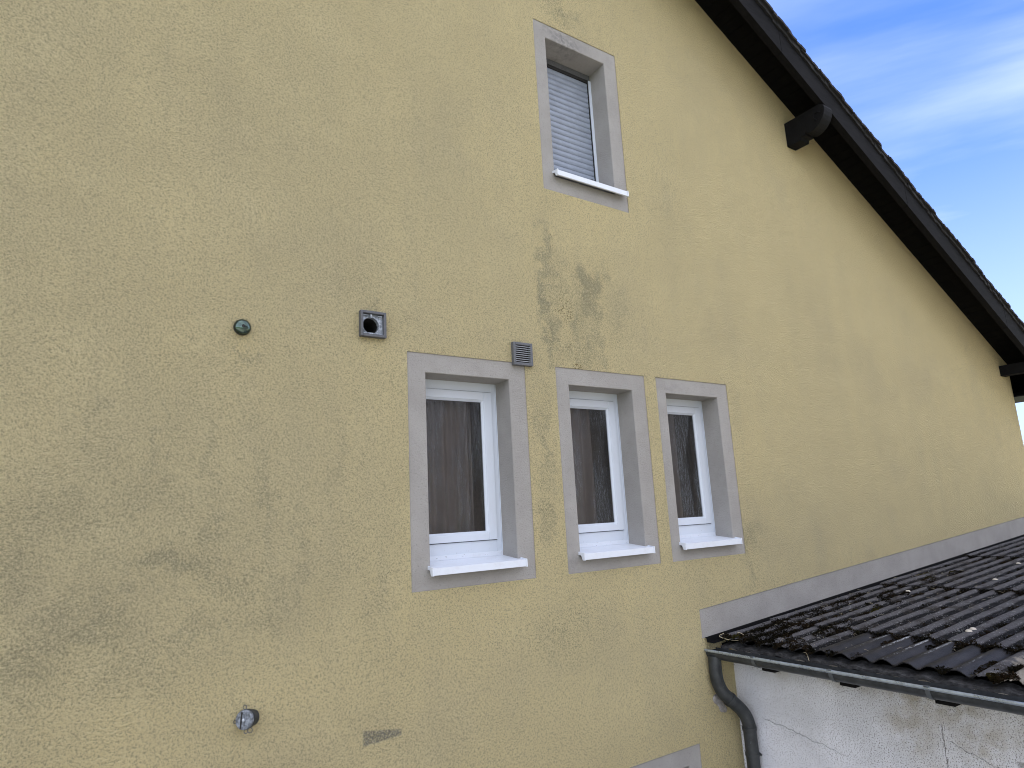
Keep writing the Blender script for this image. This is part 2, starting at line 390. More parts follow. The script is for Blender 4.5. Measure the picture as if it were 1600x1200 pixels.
mat('oldmetal', simple((.20, .22, .25), .5, .5, .6, 70, .003))
mat('greenmetal', simple((.085, .12, .105), .16, .9, .3, 30))
mat('darkhole', simple((.006, .005, .005), .9))
mat('plug', simple((.30, .28, .26), .9, 0, .3, 30, .01))
mat('curtain', simple((.235, .220, .215), .9, 0, .08, 6))
mat('room', simple((.13, .12, .115), .9))
mat('brownrender', simple((.30, .275, .265), .9, 0, .08, 2))
mat('concrete', simple((.34, .33, .31), .9, 0, .2, 2, .003))
mat('bark', simple((.10, .075, .05), .9, 0, .3, 20, .01))
mat('cream', simple((.55, .50, .42), .85))
mat('white', simple((.75, .75, .73), .5))
def moss(g, p):
    P = g.pos(); n = g.noise(P, 4, 3, .6); n2 = g.noise(P, 70, 2, .6)
    c = g.mix(g.ss(n, .42, .62), (.010, .008, .005), (.034, .020, .010))
    c = g.mix(g.ss(g.noise(P, 2.3, 2), .60, .68), c, (.075, .065, .012))
    g.put(p.inputs['Base Color'], g.mix(g.ss(n2, .3, .8), c, (.02, .018, .008))); p.inputs['Roughness'].default_value = .95
    p.inputs['Specular IOR Level'].default_value = .1
mat('moss', moss)
mat('straw', simple((.42, .36, .24), .8))
def leaf(g, p):
    P = g.pos(); n = g.noise(P, 3, 3, .6)
    g.put(p.inputs['Base Color'], g.mix(g.ss(n, .3, .7), (.035, .08, .02), (.09, .15, .04))); p.inputs['Roughness'].default_value = .6
mat('leaf', leaf)
def ground(g, p):
    P = g.pos(); n = g.noise(P, .35, 5, .6); n2 = g.noise(P, 30, 4, .7)
    c = g.mix(g.ss(n, .4, .6), (.30, .28, .25), (.20, .19, .17)); c = g.mix(g.ss(n2, .3, .7, 0, .5), c, (.12, .12, .10))
    far = g.ss(g.v('LENGTH', P), 18, 30)
    c = g.mix(far, c, (.07, .11, .035))
    g.put(p.inputs['Base Color'], c); p.inputs['Roughness'].default_value = .95
mat('ground', ground)
def glass(g, p):
    # ornamental window glass: relief of short vertical runs
    P = g.pos(); st = g.node('ShaderNodeMapping'); g.put(st.inputs[0], P); st.inputs['Scale'].default_value = (1, 1, .22)
    n = g.noise(st.outputs[0], 75, 3, .6, .6); big = g.ss(g.noise(st.outputs[0], 5, 3, .6), .38, .62)
    h = g.m('MULTIPLY', n, g.m('MULTIPLY_ADD', big, 1.1, .10))
    nrm = g.bump(h, .012, 1)
    gl = g.node('ShaderNodeBsdfGlossy'); gl.inputs['Roughness'].default_value = .06; g.put(gl.inputs['Normal'], nrm)
    tr = g.node('ShaderNodeBsdfTransparent'); tr.inputs[0].default_value = (.72, .70, .70, 1)
    fr = g.node('ShaderNodeFresnel'); fr.inputs[0].default_value = 1.6; g.put(fr.inputs['Normal'], nrm)
    mx = g.node('ShaderNodeMixShader'); g.put(mx.inputs[0], g.m('MULTIPLY', fr.outputs[0], 1.2, clamp=True))
    g.l.new(tr.outputs[0], mx.inputs[1]); g.l.new(gl.outputs[0], mx.inputs[2])
    g.l.new(mx.outputs[0], g.n['Material Output'].inputs[0])
mat('glass', glass)
m = MATS

# ------------------------------------------------------------------ ground
b = MB(); n = 12; ext = 700
for i in range(n):
    for j in range(n):
        x0, x1 = -ext+2*ext*i/n, -ext+2*ext*(i+1)/n; y0, y1 = -ext+2*ext*j/n, -ext+2*ext*(j+1)/n
        b.quad((x0, y0, 0), (x1, y0, 0), (x1, y1, 0), (x0, y1, 0))
tag(b.build('ground', m['ground']), kind='structure')

# ------------------------------------------------------------------ yellow house
house = thing('yellow_house', 'yellow rendered house gable with four grey-framed windows under a dark sloping roof', 'house', (0, 0, 0))
RX = 0.0                                                # ridge
def zs(x): return 8.751-.5345*(abs(x-RX)+RX-5.147)       # underside of the roof boards
CX = 11.53
def bt(x): return 2.688+.0649*(x-4.258)                  # sloping grey band
def bb(x): return 2.466+.0641*(x-4.256)
D2 = .006
# (x0, x1, z0, z1) of the painted surrounds, (ox0, ox1, oz0, oz1) of the openings
W = [dict(s=(1.751, 2.678, 3.077, 4.576), o=(1.883, 2.537, 3.185, 4.446)),
     dict(s=(2.955, 3.880, 3.077, 4.576), o=(3.080, 3.733, 3.185, 4.446)),
     dict(s=(4.010, 4.925, 3.077, 4.576), o=(4.125, 4.783, 3.185, 4.446)),
     dict(s=(2.958, 3.884, 6.027, 7.580), o=(3.084, 3.740, 6.168, 7.448)),
     dict(s=(2.60, 4.115, .45, 1.736), o=(2.73, 3.985, .62, 1.606))]
wall = MB()
holes = [(w['s'][0], w['s'][1], w['s'][2], w['s'][3]) for w in W]+[(1.440, 1.560, 4.652, 4.772)]
xs = sorted(set([-11.5, RX, CX, 4.258]+[h[0] for h in holes]+[h[1] for h in holes]+[-8+i for i in range(0, 20)]))
xs = [x for x in xs if x <= CX]
for a, c in zip(xs, xs[1:]):
    mid = (a+c)/2
    cuts = [(lambda x: 0.)]
    segs = []
    hs = sorted([h for h in holes if h[0] <= mid <= h[1]], key=lambda h: h[2])
    for h in hs: segs += [(lambda x, v=h[2]: v), (lambda x, v=h[3]: v)]
    if mid > 4.258: # the sloping band lies between
        lst = [(h[2], h[3]) for h in hs]
        seq = []
        for lo, hi in lst:
            if hi < 2.4: seq += [(lambda x, v=lo: v), (lambda x, v=hi: v)]
        seq += [bb, bt]
        for lo, hi in lst:
            if lo > 2.7: seq += [(lambda x, v=lo: v), (lambda x, v=hi: v)]
        segs = seq
    fs = cuts+segs+[lambda x: zs(x)+.05]
    for k in range(0, len(fs), 2):
        lo, hi = fs[k], fs[k+1]
        wall.quad((a, 0, lo(a)), (c, 0, lo(c)), (c, 0, hi(c)), (a, 0, hi(a)))
for h in holes:
    x0, x1, z0, z1 = h; e = .015
    for p_, q_ in (((x0, z0), (x1, z0)), ((x1, z0), (x1, z1)), ((x1, z1), (x0, z1)), ((x0, z1), (x0, z0))):
        wall.quad((p_[0], 0, p_[1]), (q_[0], 0, q_[1]), (q_[0], e, q_[1]), (p_[0], e, p_[1]))
for f_ in (bt, bb): wall.quad((4.258, 0, f_(4.258)), (CX, 0, f_(CX)), (CX, .015, f_(CX)), (4.258, .015, f_(4.258)))
wall.quad((4.258, 0, bb(4.258)), (4.258, 0, bt(4.258)), (4.258, .015, bt(4.258)), (4.258, .015, bb(4.258)))
# side walls and back
wall.quad((CX, 0, 0), (CX, 9.5, 0), (CX, 9.5, zs(CX)+.05), (CX, 0, zs(CX)+.05))
wall.quad((-11.5, 0, 0), (-11.5, 9.5, 0), (-11.5, 9.5, zs(-11.5)), (-11.5, 0, zs(-11.5)))
wall.add([(-11.5, 9.5, 0), (CX, 9.5, 0), (CX, 9.5, zs(CX)), (RX, 9.5, zs(RX)), (-11.5, 9.5, zs(-11.5))], [(0, 1, 2, 3, 4)])
o = wall.build('wall', m['yellow'], house)

for i, w in enumerate(W):                               # painted surrounds with their reveals
    sx0, sx1, sz0, sz1 = w['s']; x0, x1, z0, z1 = w['o']; dep = .23 if i != 3 else .24
    b = MB(); S = [(sx0, sz0), (sx1, sz0), (sx1, sz1), (sx0, sz1)]; O = [(x0, z0), (x1, z0), (x1, z1), (x0, z1)]
    r = .004
    Oo = [(x0-r, z0-r), (x1+r, z0-r), (x1+r, z1+r), (x0-r, z1+r)]
    for k in range(4):
        l = (k+1) % 4
        b.add([(S[k][0], D2, S[k][1]), (S[l][0], D2, S[l][1]), (Oo[l][0], D2, Oo[l][1]), (Oo[k][0], D2, Oo[k][1]),
               (O[l][0], D2+r, O[l][1]), (O[k][0], D2+r, O[k][1]), (O[l][0], dep, O[l][1]), (O[k][0], dep, O[k][1])],
              [(0, 1, 2, 3), (3, 2, 4, 5), (5, 4, 6, 7)])
    b.build('window_surround', m['greypaint'], house)
b = MB(); n = 24
for k in range(n):
    a, c = 4.258+(CX-4.258)*k/n, 4.258+(CX-4.258)*(k+1)/n
    b.quad((a, D2, bb(a)), (c, D2, bb(c)), (c, D2, bt(c)), (a, D2, bt(a)))
b.build('plaster_band', m['greypaint'], house)

def frame_ring(b, x0, x1, z0, z1, w, y0, y1):
    b.box(x0, x0+w, y0, y1, z0, z1); b.box(x1-w, x1, y0, y1, z0, z1)
    b.box(x0+w, x1-w, y0, y1, z0, z0+w); b.box(x0+w, x1-w, y0, y1, z1-w, z1)
def sill(win, x0, x1, zf, zb, yback):
    # folded sheet sill: sloping tray, front lip, upstand at the back, end pieces
    b = MB(); t = .003; yf = -.052; lip = .043
    b.add([(x0, yf, zf), (x1, yf, zf), (x1, yback, zb), (x0, yback, zb), (x0, yf, zf-t), (x1, yf, zf-t), (x1, yback, zb-t), (x0, yback, zb-t)],
          [(0, 1, 2, 3), (4, 7, 6, 5), (0, 4, 5, 1), (1, 5, 6, 2), (2, 6, 7, 3), (3, 7, 4, 0)])
    b.box(x0, x1, yf-.004, yf, zf-lip, zf+.001); b.box(x0, x1, yf, yf+.012, zf-lip, zf-lip+.003)
    b.box(x0, x1, yback-.003, yback, zb, zb+.03)
    for k in range(5):
        xx = x0+(x1-x0)*(k+.5)/5; b.lathe([(0, .0001), (.0, .004), (.002, .003), (.003, .0001)], (xx, yback-.003, zb+.016), (0, -1, 0), 8)
    s_ = b.build('sill', m['sill'], win, .0012)
    for xe in (x0-.007, x1-.004):
        e = MB(); e.prism([(yf-.009, zf-lip-.003), (yf+.016, zf-lip-.003), (yf+.03, zf-.012), (yback-.01, zb-.012), (yback-.01, zb+.012), (yf+.03, zf+.010), (yf-.009, zf+.006)], xe, xe+.011)
        e.build('end_cap', m['sill'], win, .0015)
def casement(w, label, cw):
    x0, x1, z0, z1 = w['o']
    y = .192; b = MB()
    fx0, fx1, fz1, fz0 = x0-.005, x1-.002, z1+.002, z0-.02
    b.box(fx0, fx0+.045, y, y+.05, fz0, fz1); b.box(fx1-.042, fx1, y, y+.05, fz0, fz1)
    b.box(fx0+.045, fx1-.042, y, y+.05, fz1-.068, fz1); b.box(fx0+.045, fx1-.042, y, y+.05, fz0, 3.342)
    b.box(x1-.004, x1+.0015, y-.006, y, z0+.08, z1-.001)      # silicone strip along the reveal
    win = b.build('window', m['pvc'], house, .003); win['label'] = label
    s = MB(); sx0, sx1, sz0, sz1 = x0+.042, x1-.043, 3.346, 4.380
    gx0, gx1, gz0, gz1 = sx0+.036, sx1-.068, 3.394, 4.322
    ys = y-.014
    for (a, c, d_, e) in ((sx0, gx0, sz0, sz1), (gx1, sx1, sz0, sz1), (gx0, gx1, sz0, gz0), (gx0, gx1, gz1, sz1)):
        s.box(a, c, ys, y+.03, d_, e)
    # sloping glazing bead round the pane
    bw = .014
    I = [(gx0, gz0), (gx1, gz0), (gx1, gz1), (gx0, gz1)]; J = [(gx0+bw, gz0+bw), (gx1-bw, gz0+bw), (gx1-bw, gz1-bw), (gx0+bw, gz1-bw)]
    s.build('sash', m['pvc'], win, .0035)
    bd = MB()
    for k in range(4):
        l = (k+1) % 4
        bd.quad((I[k][0], ys+.004, I[k][1]), (I[l][0], ys+.004, I[l][1]), (J[l][0], ys+.018, J[l][1]), (J[k][0], ys+.018, J[k][1]))
        bd.quad((J[k][0], ys+.018, J[k][1]), (J[l][0], ys+.018, J[l][1]), (J[l][0], ys+.03, J[l][1]), (J[k][0], ys+.03, J[k][1]))
    bd.build('glazing_bead', m['pvc'], win)
    gk = MB(); frame_ring(gk, sx0-.0035, sx1+.0035, sz0-.0035, sz1+.0035, .0055, y-.001, y+.002); gk.build('gasket', m['slot'], win)
    pn = MB(); pn.quad((gx0+.002, ys+.026, gz0+.002), (gx1-.002, ys+.026, gz0+.002), (gx1-.002, ys+.026, gz1-.002), (gx0+.002, ys+.026, gz1-.002)); pn.build('pane', m['glass'], win, fix=False)
    sill(win, x0-.012, x1+.024, 3.209, 3.237, y)
    # curtain and dark room behind
    c = MB(); nn = 60; cy = y+.13
    for k in range(nn):
        u0, u1 = k/nn, (k+1)/nn
        f = lambda u: cy+.018*math.sin(u*34)+.012*math.sin(u*19+1)
        xa, xb = x0+(x1-x0)*cw*u0, x0+(x1-x0)*cw*u1
        c.quad((xa, f(u0), z0), (xb, f(u1), z0), (xb, f(u1), z1), (xa, f(u0), z1))
    c.build('curtain', m['curtain'], win, smooth=True)
    rm = MB(); X0, X1, Y1 = x0-.1, x1+.1, 1.2
    rm.quad((X0, Y1, z0-.1), (X1, Y1, z0-.1), (X1, Y1, z1+.1), (X0, Y1, z1+.1))
    for xx in (X0, X1): rm.quad((xx, .245, z0-.1), (xx, Y1, z0-.1), (xx, Y1, z1+.1), (xx, .245, z1+.1))
    for zz_ in (z0-.1, z1+.1): rm.quad((X0, .245, zz_), (X1, .245, zz_), (X1, Y1, zz_), (X0, Y1, zz_))
    rm.build('room', m['room'], win)
casement(W[0], 'leftmost of the row of three white windows, beneath the small louvred vent', .80)
casement(W[1], 'middle one of the row of three white windows', .72)
casement(W[2], 'rightmost of the row of three white windows, nearest the low roof', .66)

# upper window with closed roller shutter
x0, x1, z0, z1 = W[3]['o']; y = .205
b = MB();  b.box(x1-.026, x1, y-.012, y+.05, z0+.02, z1-.06); b.box(x0+.03, x1-.026, y+.02, y+.05, z0, z0+.05)
up = b.build('window', m['pvc'], house, .002); up['label'] = 'upper window closed by a pale roller shutter'
s = MB(); pitch = .0525; zt = z1-.075; k = 0; zz_ = zt
prof = []
while zz_-pitch > z0+.03:
    for t in range(7):
        u = t/6; prof.append((y+.018-.0085*math.sin(math.pi*u)**.7, zz_-u*(pitch-.006)))
    prof.append((y+.021, zz_-pitch+.0055)); prof.append((y+.021, zz_-pitch+.0005))
    zz_ -= pitch
prof.append((y+.012, z0+.03))
for a, c in zip(prof, prof[1:]): s.quad((x0+.012, a[0], a[1]), (x1-.026, a[0], a[1]), (x1-.026, c[0], c[1]), (x0+.012, c[0], c[1]))
sh = s.build('roller_shutter', m['shutter'], up)
s = MB(); s.box(x0, x1, y-.001, y+.05, z1-.050, z1+.003); s.build('shutter_head', m['ventlight'], up, .003)
s = MB(); s.box(x0+.002, x1-.028, y+.004, y+.03, z1-.078, z1-.050); s.box(x1-.030, x1-.0265, y-.002, y+.012, z0+.03, z1-.06); s.build('shutter_slot', m['slot'], up)
s = MB()
for xx, zz_ in ((x0+.11, z0+.187), (x1-.065, z0+.217)):
    s = MB(); s.lathe([(0, .009), (.012, .009), (.016, .006), (.016, .0001)], (xx, y+.012, zz_), (0, -1, 0), 12)
    s.build('shutter_stop', m['ventgrey'], up, smooth=True)
sill(up, x0-.016, x1+.09, 6.190, 6.245, y)
# low window whose corner shows at the bottom edge
x0, x1, z0, z1 = W[4]['o']; b = MB(); frame_ring(b, x0, x1, z0, z1, .07, .19, .24); lw = b.build('window', m['pvc'], house, .003)
lw['label'] = 'lower window of which only the grey surround corner shows at the bottom edge'
b = MB(); b.quad((x0+.06, .22, z0+.06), (x1-.06, .22, z0+.06), (x1-.06, .22, z1-.06), (x0+.06, .22, z1-.06)); b.build('pane', m['glass'], lw, fix=False)
b = MB(); b.quad((x0, .6, z0), (x1, .6, z0), (x1, .6, z1), (x0, .6, z1)); b.build('room', m['room'], lw)

# ---- main roof
XE = 12.25
nx = 1/math.hypot(1, .5345); nz = nx                      # cos of the pitch
b = MB(); L = 0; step = .125; kk = 0
x = RX
while x < XE:                                             # boards of the verge soffit, running out from the wall
    x2 = min(x+step*nx, XE); j = random.uniform(0, .003)
    for (ya, yb_) in ((-.385, 9.5),):
        b.add([(x+.002, ya, zs(x+.002)+j), (x2-.002, ya, zs(x2-.002)+j), (x2-.002, yb_, zs(x2-.002)+j), (x+.002, yb_, zs(x+.002)+j),
               (x+.002, ya, zs(x+.002)+.03), (x2-.002, ya, zs(x2-.002)+.03), (x2-.002, yb_, zs(x2-.002)+.03), (x+.002, yb_, zs(x+.002)+.03)],
              [(0, 1, 2, 3), (4, 5, 6, 7), (0, 4, 7, 3), (1, 5, 6, 2)])
    x = x2
b.quad((-12.2, -.385, zs(-12.2)), (RX, -.385, zs(RX)), (RX, 9.5, zs(RX)), (-12.2, 9.5, zs(-12.2)))
b.build('soffit', m['soffitwood'], house)
for a, c in ((RX, 2.9), (2.903, 5.86), (5.863, 8.1), (8.103, 10.4), (10.403, XE)):
    b = MB(); b.add([(a, -.46, zs(a)-.285), (c, -.46, zs(c)-.285), (c, -.46, zs(c)+.055), (a, -.46, zs(a)+.055),
                     (a, -.385, zs(a)-.285), (c, -.385, zs(c)-.285), (c, -.385, zs(c)+.055), (a, -.385, zs(a)+.055)],
                    [(0, 1, 2, 3), (4, 7, 6, 5), (0, 4, 5, 1), (3, 2, 6, 7), (1, 5, 6, 2), (0, 3, 7, 4)])
    b.build('bargeboard', m['barge'], house, .004)
b = MB(); a, c = -12.2, RX
b.add([(a, -.46, zs(a)-.285), (c, -.46, zs(c)-.285), (c, -.46, zs(c)+.055), (a, -.46, zs(a)+.055), (a, -.385, zs(a)-.285), (c, -.385, zs(c)-.285), (c, -.385, zs(c)+.055), (a, -.385, zs(a)+.055)],
      [(0, 1, 2, 3), (4, 7, 6, 5), (0, 4, 5, 1), (3, 2, 6, 7), (0, 3, 7, 4)]); b.build('bargeboard', m['barge'], house, .004)
# slate courses, each a row of slates lapping the next; rough cut edge at the verge
b = MB(); x = RX-.1; ex = .255*nx
def slab(x, x2, y0, y1, base, tilt, th, jag=0):
    z_a, z_b = zs(x)+base, zs(x2)+base+tilt
    n = 4 if jag else 1
    xsn = [x+(x2-x)*i/n for i in range(n+1)]
    for i in range(n):
        a, c = xsn[i], xsn[i+1]; za = z_a+(z_b-z_a)*i/n; zc = z_a+(z_b-z_a)*(i+1)/n
        ja, jc = random.uniform(-jag, jag), random.uniform(-jag, jag); t1 = th+random.uniform(-jag, jag)*.25
        b.add([(a, y0+ja, za-th), (c, y0+jc, zc-th), (c, y1, zc-th), (a, y1, za-th), (a, y0+ja, za+t1*.3), (c, y0+jc, zc+t1*.3), (c, y1, zc+th*.2), (a, y1, za+th*.2)],
              [(0, 1, 2, 3), (4, 5, 6, 7), (0, 1, 5, 4), (1, 2, 6, 5), (2, 3, 7, 6), (3, 0, 4, 7)])
while x < XE+.05:
    j = random.uniform(-.008, .008)
    slab(x, x+ex*1.25, -.50+random.uniform(-.008, .008), -.16, .062+j*.3, .020+random.uniform(0, .004), .024, .006)
    slab(x, x+ex*1.25, -.16, 9.6, .060, .024, .014)
    x += ex
b.quad((-12.25, -.5, zs(-12.25)+.08), (RX, -.5, zs(RX)+.08), (RX, 9.6, zs(RX)+.08), (-12.25, 9.6, zs(-12.25)+.08))
b.build('roof_covering', m['slate'], house)
# underlay strip between board and slates, with its ragged mortar
b = MB(); x = RX
while x < XE:
    x2 = x+.06; o1, o2 = random.uniform(-.012, .012), random.uniform(-.006, .006)
    b.add([(x, -.478+o2, zs(x)+.0+o1), (x2, -.478+o2, zs(x2)+.0+o1), (x2, -.478+o2, zs(x2)+.05), (x, -.478+o2, zs(x)+.05), (x, -.455, zs(x)+.0+o1), (x2, -.455, zs(x2)+.0+o1)],
          [(0, 1, 2, 3), (0, 4, 5, 1), (0, 3, 4)])
    x = x2
b.build('verge_mortar', m['slate'], house)
# purlins
prof = [(.02, 7.727), (.02, 7.434), (-.168, 7.430), (-.172, 7.462), (-.190, 7.472), (-.194, 7.462), (-.222, 7.463), (-.226, 7.488), (-.244, 7.488), (-.252, 7.466),
        (-.285, 7.462), (-.325, 7.470), (-.365, 7.487), (-.405, 7.515), (-.438, 7.552), (-.460, 7.592), (-.472, 7.634), (-.476, 7.668), (-.466, 7.700), (-.445, 7.716), (-.42, 7.727)]
b = MB(); b.prism(prof, 6.50, 6.66); pu = b.build('purlin', m['darkwood'], house, .004); pu['label'] = 'purlin end with carved rounded scroll'
b = MB(); b.tube([(6.497, -.37, 7.56), (6.497, -.345, 7.60), (6.497, -.36, 7.64), (6.497, -.40, 7.65), (6.497, -.425, 7.62)], .008, 6); b.build('carving', m['darkwood'], pu)
b = MB(); b.prism([(.02, 5.287), (.02, 5.135), (-.50, 5.135), (-.52, 5.16), (-.52, 5.287)], 11.20, 11.36); b.build('purlin', m['darkwood'], house, .004)
b = MB(); b.box(CX-.004, XE-.05, -.385, 9.5, 4.842, 4.862); b.box(XE-.06, XE-.03, -.385, 9.5, 4.842, zs(XE)+.06); b.box(CX-.004, XE-.06, -.386, -.366, 4.862, zs(XE)+.1)
b.build('eaves_box', m['darkwood'], house)

# ------------------------------------------------------------------ fixtures on the wall
# small louvred vent
t = thing('ventilation_grille', 'small square grey louvred vent at the top corner of a window surround', 'vent', (2.65, 0, 4.551))
b = MB(); vx0, vx1, vz0, vz1 = 2.566, 2.735, 4.552, 4.722; fw = .021
frame_ring(b, vx0, vx1, vz0, vz1, fw, -.030, .005); b.build('grille_frame', m['ventlight'], t, .004)
b = MB(); b.quad((vx0+fw, -.002, vz0+fw), (vx1-fw, -.002, vz0+fw), (vx1-fw, -.002, vz1-fw), (vx0+fw, -.002, vz1-fw)); b.build('backing', m['darkhole'], t)
b = MB()
for k in range(8):
    z = vz0+fw+.006+(vz1-vz0-2*fw-.004)*k/8
    b.add([(vx0+fw, -.028, z), (vx1-fw, -.028, z), (vx1-fw, -.016, z+.004), (vx0+fw, -.016, z+.004), (vx0+fw, -.028, z+.006), (vx1-fw, -.028, z+.006), (vx1-fw, -.016, z+.0085), (vx0+fw, -.016, z+.0085)],
          [(0, 1, 2, 3), (4, 5, 6, 7), (0, 1, 5, 4), (2, 3, 7, 6)])
b.build('louvre', m['louvre'], t)
# exhaust opening
t = thing('exhaust_vent', 'square grey exhaust vent with a round open pipe, missing its cover', 'vent', (1.511, 0, 4.636))
ex0, ex1, ez0, ez1 = 1.428, 1.598, 4.636, 4.803; fw = .017
b = MB(); frame_ring(b, ex0, ex1, ez0, ez1, fw, -.034, .004); b.build('vent_frame', m['ventgrey'], t, .003)
b = MB(); cx_, cz_, r_ = 1.500, 4.712, .053; n = 40
inner = [(cx_+r_*math.cos(2*math.pi*k/n), cz_+r_*math.sin(2*math.pi*k/n)) for k in range(n)]
outer = []
for k in range(n):
    c_, s_ = math.cos(2*math.pi*k/n), math.sin(2*math.pi*k/n)
    tx = ((ex1-fw if c_ > 0 else ex0+fw)-cx_)/c_ if abs(c_) > 1e-6 else 9e9; tz = ((ez1-fw if s_ > 0 else ez0+fw)-cz_)/s_ if abs(s_) > 1e-6 else 9e9
    tt = min(abs(tx), abs(tz)); outer.append((cx_+c_*tt, cz_+s_*tt))
for k in range(n):
    l = (k+1) % n; b.quad((inner[k][0], -.006, inner[k][1]), (inner[l][0], -.006, inner[l][1]), (outer[l][0], -.006, outer[l][1]), (outer[k][0], -.006, outer[k][1]))
for q_, w_ in (((ex0+fw+.01, ez0+fw+.006), (ex1-fw-.01, ez0+fw+.012)), ((ex0+fw+.004, ez1-fw-.012), (ex0+.06, ez1-fw-.006)), ((ex1-.05, ez1-fw-.012), (ex1-fw-.004, ez1-fw-.006))):
    b.box(q_[0], w_[0], -.018, -.006, q_[1], w_[1])
b.box(cx_-.004, cx_+.004, -.024, -.006, ez1-fw-.025, ez1-fw-.004)
b.build('mounting_plate', m['silver'], t)
b = MB(); b.lathe([(-.014, .053), (-.014, .0555), (.0, .0555)], (cx_, -.004, cz_), (0, 1, 0), 40); b.lathe([(-.014, .053), (.24, .051)], (cx_, -.004, cz_), (0, 1, 0), 40); b.build('pipe_collar', m['silver'], t, smooth=True)
b = MB(); b.lathe([(.0, .0515), (.3, .0505), (.3, .0001)], (cx_, 0.012, cz_), (0, 1, 0), 32); b.build('pipe', m['darkhole'], t, smooth=True)
# shiny green dome cap
t = thing('wall_cap', 'small round shiny green metal cap on the yellow wall, left of the square exhaust vent', 'cap', (.744, 0, 4.57))
b = MB(); cc = (.744, 0, 4.611)
b.lathe([(0, .046), (.012, .046), (.016, .0445)], cc, (0, -1, 0), 40); b.build('cap_rim', m['pipe'], t, smooth=True)
b = MB(); b.lathe([(.014+.026*math.sin(a), .0435*math.cos(a)) for a in [k*math.pi/2/10 for k in range(11)]], cc, (0, -1, 0), 40); b.build('dome', m['greenmetal'], t, smooth=True, angle=80)
b = MB(); b.lathe([(.038, .009), (.0425, .008), (.0435, .0001)], cc, (0, -1, 0), 12); b.box(.735, .753, -.0445, -.0425, 4.609, 4.613); b.box(.742, .746, -.0446, -.0425, 4.602, 4.620); b.build('reflection_mark', m['slot'], t)  # dark cross added to stand for a star-shaped reflection on the dome
# hose coupling with blind cap
t = thing('pipe_coupling', 'short grey metal pipe coupling closed with a worn round cap, low on the wall', 'pipe coupling', (.812, 0, 2.53))
ax = Vector((-.66, -.73, .12)).normalized(); base = Vector((.855, .01, 2.560))
u = Vector((0, 0, 1)); u = (u-ax*u.dot(ax)).normalized(); w_ = ax.cross(u)
b = MB(); b.lathe([(0, .040), (.042, .040), (.044, .046), (.053, .046), (.055, .040), (.062, .040)], base, ax, 32); b.build('pipe_stub', m['pipe'], t, smooth=True)
cb = base+ax*.062
b = MB(); b.lathe([(0, .044), (.002, .046), (.014, .046), (.018, .043), (.0185, .037), (.017, .035), (.017, .0001)], cb, ax, 36); b.build('blind_cap', m['oldmetal'], t, smooth=True, angle=30)
cp = cb+ax*.019
def along(c, du, dw, da=0): return c+u*du+w_*dw+ax*da
s1 = -1 if w_.x > 0 else 1
b = MB(); b.tube([along(cp, -.040, s1*.013, .001), along(cp, .036, s1*.013, .001)], .0035, 6); b.build('cap_rib', m['slot'], t)
b = MB(); b.lathe([(0, .008), (.005, .0075), (.007, .004), (.007, .0001)], cp, ax, 12); b.build('cap_screw', m['silver'], t, smooth=True)
for du, dw, rr in ((.056, s1*.006, .010), (-.052, -s1*.010, .010), (-.048, -s1*.032, .012), (-.01, s1*.052, .008)):
    c_ = along(cb, du, dw, .006); b = MB(); b.tube([c_+(u*math.cos(a)+w_*math.sin(a))*rr for a in [k*math.pi/6 for k in range(13)]], .0018, 6, cap=False); b.build('ring', m['ventgrey'], t)

# ------------------------------------------------------------------ outbuilding
ob = thing('outbuilding', 'low white rendered outbuilding with dark mossy corrugated roof and zinc gutter', 'outbuilding', (4.6, 0, 0))
WX = 4.60
b = MB(); ny = [0, -.5, -1.0, -1.5, -1.915, -2.75, -6.0]; hz = (1.2, 1.982)
for a, c in zip(ny, ny[1:]):
    if a == -1.915:
        b.quad((WX, a, 0), (WX, c, 0), (WX, c, hz[0]), (WX, a, hz[0])); b.quad((WX, a, hz[1]), (WX, c, hz[1]), (WX, c, 2.40), (WX, a, 2.40))
    else: b.quad((WX, a, 0), (WX, c, 0), (WX, c, 2.40), (WX, a, 2.40))
y0, y1 = -1.915, -2.75
for p_, q_ in (((y0, hz[0]), (y1, hz[0])), ((y1, hz[0]), (y1, hz[1])), ((y1, hz[1]), (y0, hz[1])), ((y0, hz[1]), (y0, hz[0]))):
    b.quad((WX, p_[0], p_[1]), (WX, q_[0], q_[1]), (WX+.16, q_[0], q_[1]), (WX+.16, p_[0], p_[1]))
def dk(x): return 2.40+.0641*(x-WX)
b.add([(WX, -6, 0), (11.4, -6, 0), (11.4, -6, dk(11.4)), (WX, -6, 2.40)], [(0, 1, 2, 3)])
b.add([(11.4, -6, 0), (11.4, -.02, 0), (11.4, -.02, dk(11.4)), (11.4, -6, dk(11.4))], [(0, 1, 2, 3)])
b.build('wall', m['whitewall'], ob)
b = MB(); frame_ring(b, y1, y0, hz[0], hz[1], .05, 0, .04); b.v = [(WX+.12+y_, x_, z_) for x_, y_, z_ in b.v]; wn = b.build('window', m['darkwood'], ob, .003)
b = MB(); b.quad((WX+.15, y0, hz[0]), (WX+.15, y1, hz[0]), (WX+.15, y1, hz[1]), (WX+.15, y0, hz[1])); b.build('pane', m['darkhole'], wn)
b = MB(); b.add([(4.47, -.01, dk(4.47)-.01), (11.45, -.01, dk(11.45)-.01), (11.45, -6.1, dk(11.45)-.01), (4.47, -6.1, dk(4.47)-.01), (4.47, -.01, dk(4.47)+.012), (11.45, -.01, dk(11.45)+.012), (11.45, -6.1, dk(11.45)+.012), (4.47, -6.1, dk(4.47)+.012)],
    [(0, 1, 2, 3), (4, 5, 6, 7), (0, 3, 7, 4), (0, 1, 5, 4), (1, 2, 6, 5), (2, 3, 7, 6)]); b.build('roof_deck', m['darkwood'], ob)
